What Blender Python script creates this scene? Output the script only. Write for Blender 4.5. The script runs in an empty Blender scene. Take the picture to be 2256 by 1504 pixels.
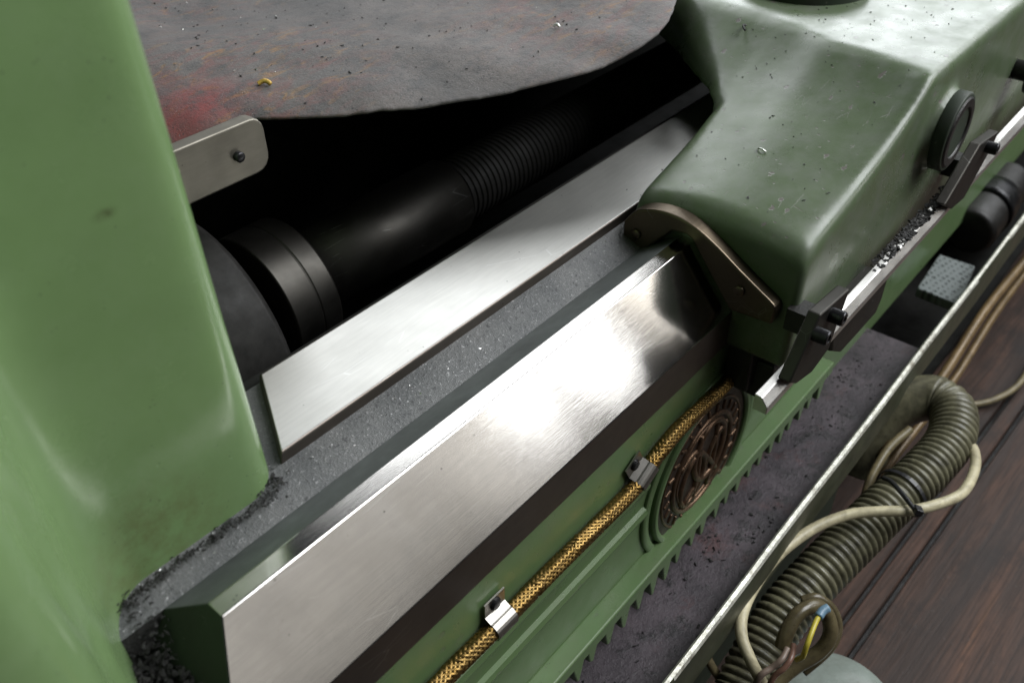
import bpy, bmesh, math, random
from mathutils import Vector, Matrix, noise
R_ = math.radians
random.seed(11)
sc = bpy.context.scene
COL = sc.collection

# ------------------------------------------------------------------ camera, light, exposure
cam = bpy.data.cameras.new('camera'); cam_o = bpy.data.objects.new('camera', cam); COL.objects.link(cam_o)
cam.sensor_width = 36.0; cam.lens = 31.74; cam.clip_start = 0.02; cam.clip_end = 60
m3 = Matrix(((0.644278, 0.483358, -0.592681), (-0.764619, 0.390641, -0.512599), (-0.016243, 0.783432, 0.621265)))
mw = m3.to_4x4(); mw.translation = (0, 0, 1.2); cam_o.matrix_world = mw
cam.dof.use_dof = True; cam.dof.focus_distance = 0.80; cam.dof.aperture_fstop = 6.5
sc.camera = cam_o

w = bpy.data.worlds.new('World'); sc.world = w; w.use_nodes = True
bg = w.node_tree.nodes['Background']; bg.inputs[0].default_value = (0.55, 0.62, 0.66, 1); bg.inputs[1].default_value = 0.032

def window_or_fill_light(name, loc, target, sx, sy, power, color):
    l = bpy.data.lights.new(name, 'AREA'); l.shape = 'RECTANGLE'; l.size = sx; l.size_y = sy; l.energy = power; l.color = color
    o = bpy.data.objects.new(name, l); COL.objects.link(o); o.location = loc
    o.rotation_euler = (Vector(target) - Vector(loc)).to_track_quat('-Z', 'Y').to_euler()
    return o
def polar(az, el, d, c=(0.55, 0.4, 0.78)):
    a, e = R_(az), R_(el)
    return (c[0] + d*math.cos(e)*math.cos(a), c[1] + d*math.cos(e)*math.sin(a), c[2] + d*math.sin(e))
TG = (0.55, 0.4, 0.78)
# tall workshop windows at the far right end of the hall (behind the machine) and along the operator's side, plus added fill lamps
window_or_fill_light('window_back', polar(48, 37, 3.6), TG, 1.9, 1.3, 27, (0.94, 0.97, 1.0))
window_or_fill_light('window_far', polar(18, 20, 4.2), TG, 2.2, 1.2, 46, (0.93, 0.97, 1.0))
window_or_fill_light('window_end', polar(-14, 27, 4.0), TG, 2.2, 1.5, 42, (0.95, 0.98, 1.0))
for az, el, sx, sy, L, c in ((-42.6, 19, 0.20, 0.70, 3.2, (1.0, 0.95, 0.88)), (-50.0, 20.5, 0.22, 0.80, 6.0, (0.97, 0.98, 1.0)), (-56.2, 22, 0.16, 0.8, 4.5, (0.97, 0.98, 1.0)),
        (-38.6, 15.5, 0.14, 0.5, 2.4, (1.0, 0.70, 0.38)), (-74, 24, 1.9, 1.2, 0.56, (1.0, 0.96, 0.9)), (-50, 21, 1.6, 1.2, 0.42, (1.0, 0.97, 0.93)), (-30, 19, 0.5, 0.8, 2.4, (0.97, 0.98, 1.0))):  # added lamps: warm glint, dim wall tone, gap filler, guide bar gleam
    window_or_fill_light('front_windows_and_fill', polar(az, el, 3.4), TG, sx, sy, L*sx*sy*math.pi, c)
window_or_fill_light('fill_side', polar(-46, 50, 3.2), TG, 2.2, 1.7, 104, (0.96, 0.98, 1.0))  # added fill lamp that brightens the headstock and other front faces

vs = sc.view_settings; vs.view_transform = 'Standard'; vs.look = 'None'; vs.exposure = 0.14; vs.gamma = 1.0; vs.use_curve_mapping = False
sc.render.engine = 'CYCLES'
sc.cycles.use_denoising = True
sc.cycles.max_bounces = 8

# ------------------------------------------------------------------ material helper
class NT:
    def __init__(s, name):
        s.m = bpy.data.materials.new(name); s.m.use_nodes = True
        s.t = s.m.node_tree; s.b = s.t.nodes['Principled BSDF']
        s.tc = s.t.nodes.new('ShaderNodeTexCoord')
    def link(s, a, b): s.t.links.new(a, b)
    def mapping(s, scale=(1, 1, 1), rot=(0, 0, 0), loc=(0, 0, 0)):
        n = s.t.nodes.new('ShaderNodeMapping'); s.link(s.tc.outputs['Object'], n.inputs[0])
        n.inputs['Scale'].default_value = scale; n.inputs['Rotation'].default_value = rot; n.inputs['Location'].default_value = loc
        return n.outputs[0]
    def noise(s, scale, detail=4, rough=0.55, vec=None, dist=0.0):
        n = s.t.nodes.new('ShaderNodeTexNoise'); n.inputs['Scale'].default_value = scale; n.inputs['Detail'].default_value = detail
        n.inputs['Roughness'].default_value = rough; n.inputs['Distortion'].default_value = dist
        s.link(vec if vec is not None else s.tc.outputs['Object'], n.inputs['Vector']); return n.outputs['Fac']
    def voronoi(s, scale, vec=None, feature='F1', rnd=1.0):
        n = s.t.nodes.new('ShaderNodeTexVoronoi'); n.feature = feature; n.inputs['Scale'].default_value = scale
        n.inputs['Randomness'].default_value = rnd
        s.link(vec if vec is not None else s.tc.outputs['Object'], n.inputs['Vector']); return n
    def ramp(s, fac, stops):
        n = s.t.nodes.new('ShaderNodeValToRGB'); e = n.color_ramp.elements
        while len(e) < len(stops): e.new(0.5)
        for k, (p, c) in enumerate(stops):
            e[k].position = p
            if not isinstance(c, (tuple, list)): c = (c, c, c)
            e[k].color = (c[0], c[1], c[2], 1)
        s.link(fac, n.inputs[0]); return n.outputs[0]
    def mix(s, fac, a, b, mode='MIX'):
        n = s.t.nodes.new('ShaderNodeMix'); n.data_type = 'RGBA'; n.blend_type = mode
        for sock, v in ((n.inputs[0], fac), (n.inputs[6], a), (n.inputs[7], b)):
            if isinstance(v, (int, float)): sock.default_value = v if sock == n.inputs[0] else (v, v, v, 1)
            elif isinstance(v, (tuple, list)): sock.default_value = (v[0], v[1], v[2], 1)
            else: s.link(v, sock)
        return n.outputs[2]
    def math(s, op, a, b=0.0, clamp=False):
        n = s.t.nodes.new('ShaderNodeMath'); n.operation = op; n.use_clamp = clamp
        for k, v in ((0, a), (1, b)):
            if isinstance(v, (int, float)): n.inputs[k].default_value = v
            else: s.link(v, n.inputs[k])
        return n.outputs[0]
    def set(s, **k):
        for key, v in k.items():
            i = s.b.inputs[key.replace('_', ' ')]
            if isinstance(v, (int, float)): i.default_value = v
            elif isinstance(v, (tuple, list)): i.default_value = (v[0], v[1], v[2], 1)
            else: s.link(v, i)
        return s
    def bump(s, h, strength=0.3, dist=0.001):
        n = s.t.nodes.new('ShaderNodeBump'); n.inputs['Strength'].default_value = strength; n.inputs['Distance'].default_value = dist
        s.link(h, n.inputs['Height'])
        if s.b.inputs['Normal'].is_linked: s.link(s.b.inputs['Normal'].links[0].from_socket, n.inputs['Normal'])
        s.link(n.outputs[0], s.b.inputs['Normal']); return s
    def sphere_mask(s, centre, r0, r1, squash=(1, 1, 1)):
        v = s.t.nodes.new('ShaderNodeVectorMath'); v.operation = 'SUBTRACT'; s.link(s.tc.outputs['Object'], v.inputs[0]); v.inputs[1].default_value = centre
        q = s.t.nodes.new('ShaderNodeVectorMath'); q.operation = 'MULTIPLY'; s.link(v.outputs[0], q.inputs[0]); q.inputs[1].default_value = squash
        l = s.t.nodes.new('ShaderNodeVectorMath'); l.operation = 'LENGTH'; s.link(q.outputs[0], l.inputs[0])
        mr = s.t.nodes.new('ShaderNodeMapRange'); mr.interpolation_type = 'SMOOTHSTEP'
        s.link(l.outputs['Value'], mr.inputs[0]); mr.inputs[1].default_value = r0; mr.inputs[2].default_value = r1
        mr.inputs[3].default_value = 1; mr.inputs[4].default_value = 0
        return mr.outputs[0]

def paint(name, base, film, film_amt, chips, rough, dirt_spots=(), wave=0.14):
    n = NT(name)
    big = n.noise(9, 5, 0.6); fine = n.noise(160, 3, 0.6); mid = n.noise(38, 5, 0.65)
    c = n.mix(n.ramp(big, [(0.3, 0), (0.75, 1)]), tuple(x*0.9 for x in base), tuple(x*1.08 for x in base))
    c = n.mix(n.math('MULTIPLY', n.ramp(mid, [(0.42, 0), (0.72, 1)]), film_amt), c, film)
    chip = None
    if chips:
        vo = n.voronoi(34, n.mapping((1.0, 1.7, 1.2), (0.2, 0.1, 0.6)))
        sel = n.ramp(n.noise(21, 2), [(0.44, 0), (0.50, 1)])
        wob = n.math('ADD', vo.outputs['Distance'], n.math('MULTIPLY', n.math('SUBTRACT', n.noise(240, 3, 0.7), 0.5), 0.35))
        chip = n.math('MULTIPLY', n.ramp(wob, [(0.10, 1), (0.14, 0)]), sel)
        sv = n.voronoi(95, n.mapping((1.6, 0.7, 1), (0, 0, 0.9)))
        s2 = n.math('MULTIPLY', n.ramp(sv.outputs['Distance'], [(0.09, 1), (0.13, 0)]), n.ramp(n.noise(30, 2), [(0.46, 0), (0.52, 1)]))
        ln = n.voronoi(30, n.mapping((0.5, 2.6, 1.5), (0, 0, 0.8)), 'DISTANCE_TO_EDGE')
        s2 = n.math('MAXIMUM', s2, n.math('MULTIPLY', n.ramp(ln.outputs['Distance'], [(0.006, 1), (0.014, 0)]), n.ramp(n.noise(26, 4, 0.6, None, 0.5), [(0.60, 0), (0.66, 0.7)])))
        chip = n.math('MAXIMUM', chip, s2)
        c = n.mix(n.math('MULTIPLY', chip, chips), c, (0.135, 0.122, 0.112))
    specks = n.math('MULTIPLY', n.ramp(n.voronoi(260).outputs['Distance'], [(0.10, 1), (0.16, 0)]), n.ramp(n.noise(70, 2), [(0.56, 0), (0.62, 1)]))
    c = n.mix(n.math('MULTIPLY', specks, 0.75), c, (0.05, 0.05, 0.045))
    for cen, r0, r1, sq, col, amt in dirt_spots:
        msk = n.math('MULTIPLY', n.sphere_mask(cen, r0, r1, sq), n.ramp(n.noise(55, 6, 0.7), [(0.36, 0.0), (0.68, 1)]))
        c = n.mix(n.math('MULTIPLY', msk, amt), c, col)
    n.set(Base_Color=c, Roughness=n.ramp(n.noise(24, 5, 0.6), [(0.3, rough-0.07), (0.75, rough+0.12)]))
    n.bump(n.noise(14, 2), wave, 0.004)
    n.bump(fine, 0.12, 0.0006)
    if chip is not None: n.bump(n.math('SUBTRACT', 1.0, chip), 0.25, 0.0006)
    return n.m

MAT = {}
MAT['green'] = paint('headstock_green_paint', (0.162, 0.256, 0.106), (0.19, 0.275, 0.135), 0.35, 0, 0.22,
    [((0.13, 0.405, 0.765), 0.012, 0.055, (0.8, 1, 1), (0.10, 0.075, 0.03), 0.55), ((0.165, 0.405, 0.975), 0.001, 0.007, (0.7, 1, 1.4), (0.05, 0.04, 0.02), 0.9)], 0.05)
MAT['carriage'] = paint('carriage_green_paint', (0.092, 0.126, 0.068), (0.15, 0.16, 0.14), 0.45, 0.9, 0.30)
MAT['bedgreen'] = paint('bed_green_paint', (0.115, 0.19, 0.078), (0.13, 0.17, 0.09), 0.5, 0.3, 0.32,
    [((0.55, 0.29, 0.57), 0.02, 0.12, (0.5, 1, 3), (0.03, 0.03, 0.015), 0.5)])
MAT['darkgreen'] = paint('oily_dark_green_paint', (0.018, 0.030, 0.016), (0.02, 0.022, 0.016), 0.6, 0.4, 0.6)

def steel(name, base, rough, aniso, stain, scratch=0.5, var=1.0):
    n = NT(name)
    big = n.noise(9, 4, 0.55, dist=0.3); blot = n.noise(26, 4, 0.6)
    c = n.mix(n.ramp(big, [(0.25, 0), (0.85, stain)]), base, tuple(x*y for x, y in zip(base, (0.52, 0.49, 0.44))))
    c = n.mix(n.math('MULTIPLY', n.ramp(blot, [(0.45, 0), (0.85, 1)]), stain*0.6), c, tuple(x*0.5 for x in base))
    br = n.noise(1.0, 5, 0.75, n.mapping((6, 950, 950)))
    br2 = n.noise(1.0, 3, 0.7, n.mapping((25, 260, 260)))
    c = n.mix(n.ramp(br2, [(0.35, 0.22), (0.65, 0.0)]), c, tuple(x*0.6 for x in base))
    pits = n.math('MULTIPLY', n.ramp(n.voronoi(120).outputs['Distance'], [(0.06, 1), (0.10, 0)]), n.ramp(n.noise(45, 2), [(0.55, 0), (0.60, 1)]))
    c = n.mix(n.math('MULTIPLY', pits, 0.7), c, (0.04, 0.035, 0.03))
    sc_ = n.voronoi(26, n.mapping((0.35, 2.2, 2.2), (0.5, 0.9, 0.2)), 'DISTANCE_TO_EDGE')
    scr = n.math('MULTIPLY', n.ramp(sc_.outputs['Distance'], [(0.004, 1), (0.010, 0)]), n.ramp(n.noise(19, 3), [(0.56, 0), (0.64, 1)]))
    c = n.mix(n.math('MULTIPLY', scr, scratch), c, (0.8, 0.8, 0.78))
    rr = n.ramp(n.noise(26, 4, 0.55), [(0.2, rough*(1-0.15*var)), (0.85, rough*(1+0.35*var))])
    n.set(Base_Color=c, Metallic=1.0, Roughness=rr, Anisotropic=aniso)
    if aniso:
        tg = n.t.nodes.new('ShaderNodeTangent'); tg.direction_type = 'RADIAL'; tg.axis = 'X'
        n.link(tg.outputs[0], n.b.inputs['Tangent'])
        n.b.inputs['Anisotropic Rotation'].default_value = ANISO_ROT
    n.bump(br, 0.10, 0.0003)
    n.bump(n.noise(60, 3), 0.02, 0.0008)
    return n.m
ANISO_ROT = 0.0
MAT['vsteel'] = steel('ground_steel_vee', (0.66, 0.645, 0.62), 0.115, 0.85, 0.6)
MAT['flatsteel'] = steel('scraped_steel_flat', (0.70, 0.695, 0.66), 0.42, 0.0, 0.20, 0.6, 0.25)
MAT['sidesteel'] = steel('brown_oiled_steel', (0.20, 0.175, 0.155), 0.42, 0.0, 0.8, 0.2)
MAT['barsteel'] = steel('bright_bar_steel', (0.82, 0.81, 0.78), 0.34, 0.0, 0.25)
MAT['dullsteel'] = steel('dull_plate_steel', (0.25, 0.235, 0.20), 0.48, 0.0, 0.7)
MAT['blacksteel'] = steel('black_turned_steel', (0.075, 0.072, 0.066), 0.46, 0.0, 0.6, 0.2)
MAT['wiper'] = steel('worn_brown_wiper_metal', (0.17, 0.138, 0.10), 0.36, 0.0, 0.8, 0.2)
MAT['chrome'] = steel('clip_steel', (0.40, 0.385, 0.355), 0.34, 0.0, 0.5)
MAT['swarf'] = steel('swarf_steel', (0.55, 0.55, 0.54), 0.3, 0.0, 0.2)

def plain(name, col, rough=0.5, metal=0.0, var=0.35, scale=60, bump=0.2, bdist=0.0008, dirt=None, spec=0.5):
    n = NT(name)
    c = n.mix(n.ramp(n.noise(scale, 6, 0.68), [(0.3, 0), (0.72, 1)]), tuple(x*(1-var) for x in col), tuple(min(1, x*(1+var)) for x in col))
    if dirt: c = n.mix(n.math('MULTIPLY', n.ramp(n.noise(scale*0.5, 7, 0.75, dist=0.5), [(0.46, 0), (0.66, 1)]), dirt[1]), c, dirt[0])
    n.set(Base_Color=c, Roughness=n.ramp(n.noise(scale*0.7, 5), [(0.3, max(0.05, rough-0.1)), (0.7, min(1, rough+0.12))]), Metallic=metal, Specular_IOR_Level=spec)
    n.bump(n.noise(scale*3, 4, 0.65), bump, bdist)
    return n.m
def cast_iron():
    n = NT('rough_cast_iron')
    big = n.noise(16, 6, 0.65); gr = n.noise(420, 4, 0.75); g2 = n.noise(1100, 2, 0.8)
    c = n.mix(n.ramp(big, [(0.35, 0), (0.7, 1)]), (0.082, 0.085, 0.086), (0.145, 0.145, 0.142))
    c = n.mix(n.ramp(gr, [(0.60, 0), (0.68, 0.85)]), c, (0.45, 0.45, 0.45))
    c = n.mix(n.ramp(n.noise(210, 3, 0.7), [(0.60, 0), (0.66, 0.85)]), c, (0.03, 0.03, 0.032))
    n.set(Base_Color=c, Roughness=n.ramp(gr, [(0.4, 0.55), (0.65, 0.30)]), Metallic=n.ramp(gr, [(0.58, 0.25), (0.66, 0.9)]))
    n.bump(gr, 0.8, 0.0012); n.bump(g2, 0.5, 0.0005)
    return n.m
MAT['cast'] = cast_iron()
MAT['groove'] = plain('smooth_grey_slope', (0.16, 0.175, 0.17), 0.42, 0.6, 0.18, 40, 0.08, 0.0004)
MAT['black'] = plain('oily_black_iron', (0.014, 0.013, 0.012), 0.45, 0.0, 0.5, 70, 0.4, 0.0015)
MAT['capiron'] = plain('dull_bearing_iron', (0.020, 0.019, 0.018), 0.6, 0, 0.4, 60, 0.15, 0.0008, spec=0.25)
MAT['cavity'] = plain('shade_black_casting', (0.010, 0.010, 0.009), 0.8, 0, 0.5, 40, 0.4, 0.002, spec=0.15)  # near-black so hollows stay dark; their shade is put into the colour
MAT['gunk'] = plain('black_grease_crumbs', (0.022, 0.021, 0.020), 0.55, 0.0, 0.7, 160, 0.9, 0.003)
MAT['screw'] = plain('black_oxide_screw', (0.03, 0.03, 0.032), 0.32, 0.7, 0.4, 90, 0.2)
MAT['olive'] = plain('olive_rubber_conduit', (0.145, 0.138, 0.085), 0.36, 0.0, 0.4, 50, 0.2, 0.0008, ((0.02, 0.018, 0.014), 0.75))
MAT['cream'] = plain('cream_cable_sheath', (0.54, 0.49, 0.32), 0.40, 0.0, 0.25, 45, 0.12, 0.0005, ((0.07, 0.055, 0.03), 0.55))
MAT['creamdark'] = plain('grubby_cable_sheath', (0.20, 0.165, 0.085), 0.42, 0.0, 0.3, 45, 0.12, 0.0005, ((0.04, 0.03, 0.02), 0.7))
MAT['browncable'] = plain('brown_cable_sheath', (0.10, 0.082, 0.042), 0.28, 0.0, 0.4, 45, 0.15, 0.0006, ((0.03, 0.022, 0.014), 0.6))
MAT['wireyellow'] = plain('yellow_green_wire', (0.50, 0.42, 0.05), 0.35, 0, 0.3, 80, 0.1)
MAT['wirebrown'] = plain('brown_wire', (0.16, 0.085, 0.06), 0.35, 0, 0.3, 80, 0.1)
MAT['ferrule'] = plain('blue_crimp', (0.16, 0.27, 0.36), 0.3, 0, 0.3, 120, 0.1)
MAT['tie'] = plain('black_cable_tie', (0.02, 0.02, 0.022), 0.35, 0, 0.3, 120, 0.1)
MAT['traygreen'] = plain('olive_tray_paint', (0.045, 0.050, 0.028), 0.45, 0, 0.4, 30, 0.25, 0.001, ((0.05, 0.045, 0.03), 0.6))
MAT['trayrim'] = plain('worn_bare_rim', (0.66, 0.66, 0.58), 0.35, 0.3, 0.4, 70, 0.4, 0.0015, ((0.12, 0.10, 0.06), 0.8))
MAT['can'] = plain('grey_green_enamel', (0.24, 0.28, 0.25), 0.28, 0.0, 0.18, 20, 0.06, 0.0006, ((0.10, 0.10, 0.08), 0.5))
MAT['pipe'] = plain('brown_oily_pipe', (0.15, 0.10, 0.045), 0.35, 0.2, 0.4, 30, 0.2)
MAT['bronze'] = plain('tarnished_bronze', (0.17, 0.105, 0.065), 0.38, 0.75, 0.5, 70, 0.4, 0.0015, ((0.05, 0.035, 0.025), 0.6))
MAT['bronzedark'] = plain('dark_plate_ground', (0.05, 0.036, 0.028), 0.42, 0.4, 0.5, 80, 0.5, 0.0015)
MAT['brass'] = plain('brass_braid_wire', (0.26, 0.17, 0.060), 0.40, 1.0, 0.3, 220, 0.1, 0.0003, ((0.22, 0.12, 0.02), 0.6))
MAT['brasscore'] = plain('dark_braid_core', (0.10, 0.06, 0.015), 0.5, 0.3, 0.4, 200, 0.2)
MAT['orangechip'] = plain('straw_coloured_curl', (0.55, 0.36, 0.08), 0.4, 0.3, 0.4, 200, 0.2)
MAT['whitechip'] = plain('pale_curl', (0.75, 0.76, 0.72), 0.3, 0.7, 0.2, 200, 0.2)

def tray_mat():
    n = NT('rusty_tray_sludge')
    a = n.noise(13, 7, 0.7, dist=0.5); b = n.noise(48, 7, 0.75); g = n.noise(190, 4, 0.75)
    c = n.mix(n.ramp(a, [(0.33, 0), (0.68, 1)]), (0.028, 0.023, 0.028), (0.088, 0.070, 0.081))
    c = n.mix(n.ramp(n.noise(20, 6, 0.7), [(0.55, 0), (0.72, 0.65)]), c, (0.10, 0.035, 0.032))
    c = n.mix(n.ramp(b, [(0.52, 0), (0.64, 0.95)]), c, (0.014, 0.013, 0.014))
    c = n.mix(n.ramp(g, [(0.68, 0), (0.76, 0.5)]), c, (0.18, 0.17, 0.18))
    n.set(Base_Color=c, Roughness=n.ramp(b, [(0.4, 0.55), (0.66, 0.35)]), Specular_IOR_Level=0.45)
    n.bump(b, 0.5, 0.004); n.bump(g, 0.6, 0.0012)
    return n.m
MAT['tray'] = tray_mat()
def floor_mat():
    n = NT('dark_stained_planks')
    v = n.mapping((1.5, 22, 22)); gr = n.noise(1.0, 7, 0.68, v, 0.7)
    v2 = n.mapping((9, 240, 240)); g2 = n.noise(1.0, 4, 0.7, v2)
    c = n.ramp(gr, [(0.25, (0.024, 0.018, 0.016)), (0.46, (0.050, 0.034, 0.028)), (0.64, (0.100, 0.056, 0.040)), (0.82, (0.24, 0.125, 0.072))])
    c = n.mix(n.ramp(g2, [(0.40, 0.6), (0.58, 0.0)]), c, (0.022, 0.015, 0.012))
    kn = n.voronoi(3.1, n.mapping((1.6, 5.0, 5.0)))
    ring = n.t.nodes.new('ShaderNodeMath'); ring.operation = 'SINE'; n.link(n.math('MULTIPLY', kn.outputs['Distance'], 60), ring.inputs[0])
    c = n.mix(n.math('MULTIPLY', n.ramp(kn.outputs['Distance'], [(0.12, 0.75), (0.30, 0)]), n.math('MULTIPLY', ring.outputs[0], 0.5)), c, (0.02, 0.012, 0.008))
    c = n.mix(n.ramp(n.noise(7, 6, 0.7), [(0.50, 0), (0.68, 0.75)]), c, (0.022, 0.019, 0.018))
    c = n.mix(n.ramp(n.noise(90, 5, 0.7), [(0.62, 0), (0.72, 0.5)]), c, (0.10, 0.095, 0.09))
    n.set(Base_Color=c, Roughness=n.ramp(gr, [(0.3, 0.40), (0.7, 0.55)]), Specular_IOR_Level=0.16)
    n.bump(gr, 0.35, 0.002); n.bump(g2, 0.35, 0.0012)
    return n.m
MAT['floor'] = floor_mat()
def cloth_mat():
    n = NT('grimy_patterned_cloth')
    a = n.noise(6, 6, 0.65, dist=0.4); f = n.noise(420, 3, 0.8); g = n.noise(38, 7, 0.75)
    c = n.mix(n.ramp(a, [(0.35, 0), (0.68, 1)]), (0.070, 0.066, 0.065), (0.145, 0.128, 0.120))
    warm = n.noise(22, 5, 0.65, n.mapping((1.0, 2.2, 1.0), (0, 0, 0.5)), 1.2)
    zone = n.math('MAXIMUM', n.sphere_mask(CLOTH_RED_A, 0.03, 0.17, (0.8, 1, 1)), n.math('MULTIPLY', n.sphere_mask(CLOTH_RED_B, 0.05, 0.24, (1, 1, 1)), 0.75))
    zone = n.math('MAXIMUM', zone, n.math('MULTIPLY', n.sphere_mask(CLOTH_RED_C, 0.03, 0.2, (1, 1, 1)), 0.6))
    c = n.mix(n.math('MULTIPLY', n.ramp(warm, [(0.46, 0), (0.62, 0.75)]), zone), c, (0.17, 0.062, 0.056))
    yel = n.noise(30, 4, 0.6, n.mapping((1, 2.5, 1), (0, 0, 0.3), (3, 1, 0)), 1.0)
    c = n.mix(n.math('MULTIPLY', n.ramp(yel, [(0.54, 0), (0.66, 0.75)]), zone), c, (0.27, 0.14, 0.04))
    red = n.sphere_mask(CLOTH_BULGE, 0.01, 0.07, (0.8, 1, 1))
    c = n.mix(n.math('MULTIPLY', red, n.ramp(n.noise(30, 4), [(0.3, 0.55), (0.6, 1)])), c, (0.21, 0.035, 0.035))
    c = n.mix(n.ramp(g, [(0.48, 0), (0.64, 0.8)]), c, (0.055, 0.055, 0.057))
    sp = n.math('MULTIPLY', n.ramp(n.voronoi(230).outputs['Distance'], [(0.15, 1), (0.24, 0)]), n.ramp(n.noise(46, 4), [(0.36, 0), (0.58, 1)]))
    c = n.mix(n.math('MULTIPLY', sp, 0.85), c, (0.022, 0.022, 0.023))
    c = n.mix(n.ramp(f, [(0.30, 0.5), (0.5, 0)]), c, (0.04, 0.038, 0.036))
    gl = n.math('MULTIPLY', n.ramp(n.voronoi(460).outputs['Distance'], [(0.10, 1), (0.15, 0)]), n.ramp(n.noise(25, 3), [(0.50, 0), (0.58, 1)]))
    c = n.mix(n.math('MULTIPLY', gl, 0.8), c, (0.42, 0.42, 0.42))
    n.set(Base_Color=c, Roughness=0.62, Specular_IOR_Level=0.35, Sheen_Weight=0.15)
    n.bump(f, 0.55, 0.0012); n.bump(n.noise(70, 4), 0.4, 0.003)
    return n.m
CLOTH_RED_A = (0.47, 0.74, 0.86); CLOTH_RED_B = (0.84, 0.60, 0.86); CLOTH_RED_C = (0.56, 1.02, 0.87); CLOTH_BULGE = (0.40, 0.735, 0.845)
MAT['cloth'] = cloth_mat()
def pad_mat():
    n = NT('perforated_grey_pad')
    v = n.voronoi(95, n.mapping((1, 1, 0.01), (0, 0, 0.2)), rnd=0.15)
    c = n.mix(n.ramp(v.outputs['Distance'], [(0.28, 1), (0.42, 0)]), (0.17, 0.19, 0.19), (0.07, 0.08, 0.08))
    n.set(Base_Color=c, Roughness=0.5); n.bump(n.ramp(v.outputs['Distance'], [(0.28, 0), (0.42, 1)]), 0.8, 0.003)
    return n.m
MAT['pad'] = pad_mat()

# ------------------------------------------------------------------ object helpers
def link(o, parent=None):
    COL.objects.link(o)
    if parent is not None: o.parent = parent
    return o
def tag(o, label=None, cat=None, group=None, kind=None):
    if label: o['label'] = label
    if cat: o['category'] = cat
    if group: o['group'] = group
    if kind: o['kind'] = kind
    return o
def empty(name, label, cat, group=None):
    return tag(link(bpy.data.objects.new(name, None)), label, cat, group)
def mesh(name, verts, faces, mat, parent=None, smooth=False):
    me = bpy.data.meshes.new(name); me.from_pydata([tuple(v) for v in verts], [], faces)
    bm = bmesh.new(); bm.from_mesh(me); bmesh.ops.recalc_face_normals(bm, faces=bm.faces); bm.to_mesh(me); bm.free()
    for mm in (mat if isinstance(mat, (list, tuple)) else [mat]): me.materials.append(mm)
    if smooth:
        for p in me.polygons: p.use_smooth = True
    return link(bpy.data.objects.new(name, me), parent)
def bevel(o, wdt, seg=2, ang=35):
    m = o.modifiers.new('bevel', 'BEVEL'); m.width = wdt; m.segments = seg; m.limit_method = 'ANGLE'; m.angle_limit = R_(ang)
    return o
def shade(o, ang=40):
    for p in o.data.polygons: p.use_smooth = True
    m = o.modifiers.new('wn', 'WEIGHTED_NORMAL'); m.keep_sharp = True
    return o
def prism_x(prof, x0, x1, n=1):
    """profile of (y,z) points extruded along x; x0 may be a function of (y,z)"""
    k = len(prof); vs, fs = [], []
    f0 = x0 if callable(x0) else (lambda y, z: x0)
    for i in range(n+1):
        for (y, z) in prof:
            a = f0(y, z); vs.append((a + (x1-a)*i/n, y, z))
    for i in range(n):
        for j in range(k): fs.append((i*k+j, i*k+(j+1) % k, (i+1)*k+(j+1) % k, (i+1)*k+j))
    fs.append(tuple(range(k))); fs.append(tuple(n*k+j for j in range(k)))
    return vs, fs
def box(x0, x1, y0, y1, z0, z1):
    return prism_x([(y0, z0), (y1, z0), (y1, z1), (y0, z1)], x0, x1)
def prism_dir(poly, axis, a0, a1):
    """poly of 2-D points extruded along 'y' (poly = x,z) or 'z' (poly = x,y)"""
    k = len(poly)
    mk = (lambda p, a: (p[0], a, p[1])) if axis == 'y' else (lambda p, a: (p[0], p[1], a))
    vs = [mk(p, a0) for p in poly] + [mk(p, a1) for p in poly]
    fs = [(j, (j+1) % k, k+(j+1) % k, k+j) for j in range(k)] + [tuple(range(k)), tuple(k+j for j in range(k))]
    return vs, fs
def join(*parts):
    V, F = [], []
    for vs, fs in parts:
        o = len(V); V += list(vs); F += [tuple(i+o for i in f) for f in fs]
    return V, F
def spline(pts, per=10):
    P = [Vector(p) for p in pts]; P = [P[0]*2-P[1]] + P + [P[-1]*2-P[-2]]; out = []
    for i in range(1, len(P)-2):
        for k in range(per):
            t = k/per; a, b, c, d = P[i-1], P[i], P[i+1], P[i+2]
            out.append(0.5*((2*b)+(c-a)*t+(2*a-5*b+4*c-d)*t*t+(3*b-a-3*c+d)*t**3))
    out.append(P[-2].copy()); return out
def resample(pts, step):
    out = [pts[0].copy()]; acc = 0.0
    for a, b in zip(pts, pts[1:]):
        L = (b-a).length
        if L < 1e-9: continue
        s = step-acc
        while s <= L: out.append(a.lerp(b, s/L)); s += step
        acc = (acc+L) % step
    return out
def frames(pts):
    T = [(pts[min(i+1, len(pts)-1)]-pts[max(i-1, 0)]).normalized() for i in range(len(pts))]
    n = T[0].cross(Vector((0.13, 0.3, 1))).normalized(); F = []
    for t in T:
        n = (n - t*n.dot(t)).normalized(); F.append((t, n, t.cross(n)))
    return F
def tube(pts, rad, seg=16, caps=True):
    r = rad if callable(rad) else (lambda i: rad)
    F = frames(pts); vs, fs = [], []
    for i, p in enumerate(pts):
        t, n, b = F[i]; q = r(i)
        for j in range(seg):
            a = 2*math.pi*j/seg; vs.append(p+(n*math.cos(a)+b*math.sin(a))*q)
    for i in range(len(pts)-1):
        for j in range(seg): fs.append((i*seg+j, i*seg+(j+1) % seg, (i+1)*seg+(j+1) % seg, (i+1)*seg+j))
    if caps:
        fs.append(tuple(range(seg))); fs.append(tuple((len(pts)-1)*seg+j for j in range(seg)))
    return vs, fs
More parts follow.
